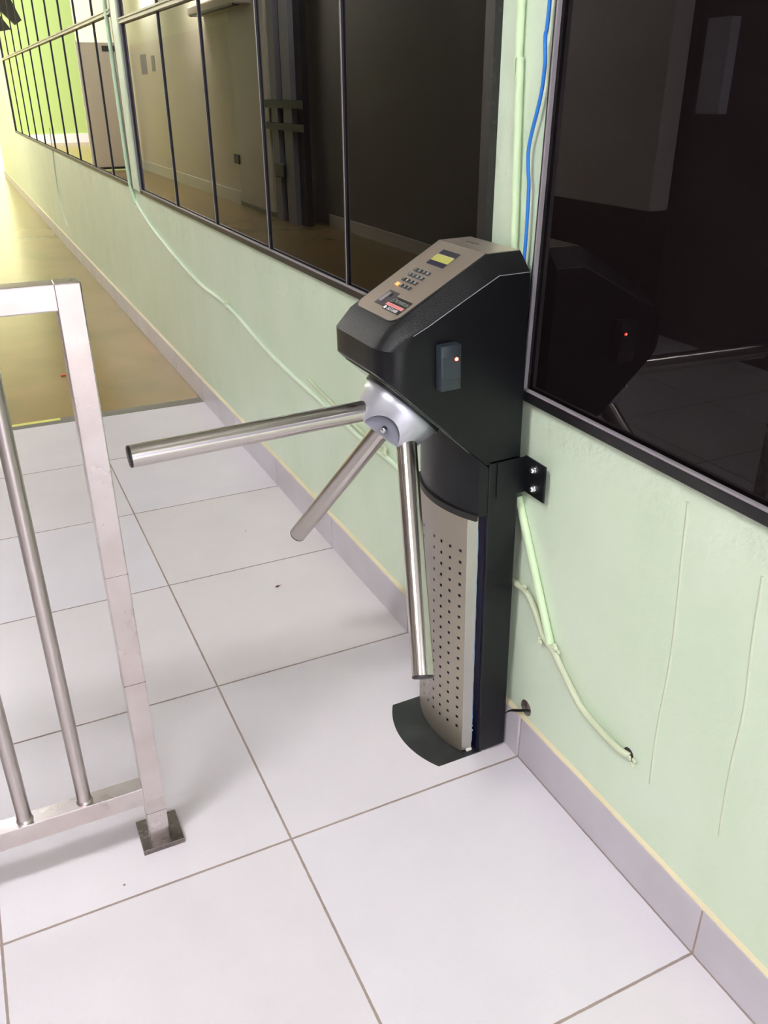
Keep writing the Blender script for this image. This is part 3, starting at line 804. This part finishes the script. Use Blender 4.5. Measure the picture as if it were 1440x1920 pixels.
# ------------------------------------------------------------------ cables and conduits on the wall
def cable(name, pts, r, m_, label, cat, seg=10, sm=6, parent=None):
    b = bmesh.new(); tube(b, smooth_pts(pts, sm), r, seg)
    o = obj(name, b, m_, parent, smooth=60)
    if not parent: tag(o, label, cat)
    return o
xw = -.001
cable('conduit_pipe', [(-.002, .166, 2.99), (-.002, .159, 1.49), (-.002, .153, 1.39), (-.002, .149, 1.31), (-.002, .143, 1.21), (-.002, .137, 1.08), (-.002, .132, .90)], .0072, M_CONDUIT,
      'straight pale green conduit running up the pillar between two windows', 'conduit')
cable('blue_cable', [(-.004, .070, 2.4), (-.004, .070, 1.8), (-.006, .074, 1.466), (-.006, .079, 1.418), (-.006, .075, 1.381), (-.006, .078, 1.343), (-.006, .088, 1.308), (-.006, .099, 1.277), (-.006, .105, 1.249),
                     (-.006, .102, 1.219), (-.006, .097, 1.193), (-.006, .095, 1.128), (-.006, .096, 1.083), (-.004, .100, 1.0), (-.004, .11, .9)], .0033, M_BLUE,
      'loose blue cable hanging beside the near window', 'cable', sm=5)
c1 = cable('wall_cable', [(.003, y, z) for y, z in ((3.90, .83), (3.804, .784), (3.428, .7), (2.909, .622), (2.535, .584), (2.148, .576), (1.793, .531), (1.504, .498), (1.138, .481), (.856, .466), (.666, .470), (.5, .455), (.3, .44))],
      .0085, M_WALL, 'painted-over cable sagging along the wall from the far pilaster to the turnstile', 'cable')
def blob(name, c, r, parent, m_=None, seed=0):
    rnd = random.Random(seed); b = bmesh.new()
    for q in range(7):
        o_ = Vector((rnd.uniform(-.3, .2), rnd.uniform(-.9, .9), rnd.uniform(-.8, .8))) * r
        bmesh.ops.create_icosphere(b, subdivisions=2, radius=r * rnd.uniform(.35, .6), matrix=Matrix.Translation(Vector(c) + o_) @ Matrix.Diagonal((.7, 1, 1, 1)))
    for v in b.verts: v.co += Vector((rnd.uniform(-1, 1), rnd.uniform(-1, 1), rnd.uniform(-1, 1))) * r * .06
    return obj(name, b, m_ or M_PUTTY, parent, smooth=80)
blob('putty', (.0, 2.148, .580), .016, c1, seed=3)
blob('putty', (.0, .690, .488), .013, c1, seed=5)
cable('wall_conduit', [(.002, y, z) for y, z in ((1.25, .525), (1.145, .513), (.978, .498), (.80, .484), (.611, .463), (.45, .452), (.30, .43))],
      .0055, M_CONDUIT2, 'thin painted cable just above the sagging one, behind the turnstile arms', 'cable')
c2 = cable('wall_cable', [(.001, .13, .425), (-.001, .069, .424), (-.002, .012, .422), (-.002, -.022, .395), (-.003, -.052, .362), (-.003, -.089, .347), (-.004, -.121, .326), (-.004, -.187, .283),
                     (-.003, -.252, .268), (-.001, -.300, .264), (.006, -.322, .263)], .0068, M_CONDUIT2,
      'beige painted cable curving from the turnstile down to a hole in the wall', 'cable')
for i_, (y, z, r) in enumerate(((.019, .428, .010), (-.047, .345, .008), (-.094, .350, .012))): blob('putty', (-.001, y, z), r, c2, seed=11 + i_)
b = bmesh.new(); lathe(b, Vector((.0085, -.316, .263)), Vector((-1, 0, 0)), [(0, 0), (.0, .0125), (.0012, .0125), (.0012, .010), (.0012, 0)], 24)
hole = obj('hole_rim', b, M_HOLE, c2)
blob('putty', (.002, -.331, .262), .009, c2, seed=21)
b = bmesh.new(); tube(b, smooth_pts([(.0, .070, .616), (.0, .050, .580), (-.001, -.015, .465), (-.002, -.077, .356)], 6), .0082, 14)
tag(obj('pipe_stub', b, M_CONDUIT, smooth=60), 'straight light green pipe leaning on the wall below the black bracket', 'pipe')
cable('thin_wall_cable', [(.004, y, z) for y, z in ((7.62, 1.05), (7.673, .893), (7.725, .778), (7.80, .534), (7.72, .359), (7.50, .226))], .006, M_WALL,
      'thin green cable dangling below the far window', 'cable')
# vertical conduit beside the far pilaster
cable('conduit_pipe', [(-.014, 3.96, 2.95), (-.014, 3.935, 2.2), (-.014, 3.92, 1.742), (-.012, 3.90, 1.2), (-.010, 3.885, .92), (-.004, 3.87, .83), (.002, 3.84, .79)], .011,
      mat('mint_conduit', srgb(206, 236, 200), .4), 'mint green conduit running down beside the far pilaster', 'conduit')
# power cable and its hole by the skirting
b = bmesh.new(); tube(b, smooth_pts([(-.0005, .060, .075), (-.001, .040, .100), (-.003, .010, .123), (.006, -.014, .137), (.02, -.03, .142)], 6), .0032, 10)
pc = tag(obj('power_cable', b, M_BLACKCABLE, smooth=60), 'short black cable going from the column foot into the wall', 'cable')
b = bmesh.new(); lathe(b, Vector((.0086, -.004, .137)), Vector((-1, 0, 0)), [(0, 0), (.0, .0185), (.0010, .0185), (.0010, 0)], 28)
struct('trim_4', b, mat('wall_hole', srgb(128, 116, 110), .9, noise=(60, srgb(70, 60, 58), .45, .6)), 'broken hole in the plaster above the skirting')
# yellow paint left on the last tile edge, and litter
struct('trim_5', bx(-1.02, -.655, 2.742, 2.772, -.005, .0012), mat('yellow_paint', srgb(228, 222, 110), .5), 'yellow painted strip at the tile edge')
b = bmesh.new(); box(b, -.572, -.548, 3.432, 3.452, 0.0, .006, bev=.002)
tag(obj('litter_scrap', b, mat('orange_scrap', srgb(220, 80, 40), .6)), 'tiny orange scrap lying on the ochre concrete floor', 'litter')
# debris
b = bmesh.new()
for q in range(3):
    vs = [b.verts.new((-.249 + math.cos(t) * .008 * (1 + .3 * q) + q * .003, .926 + math.sin(t) * .006, .001 + .0015 * q + .002 * math.sin(t * 2))) for t in (0, 1.9, 3.9)]
    b.faces.new(vs)
bmesh.ops.solidify(b, geom=list(b.faces), thickness=.0006)
tag(obj('litter_scrap', b, M_SCRAP), 'tiny dark red scrap lying on the tiles', 'litter')
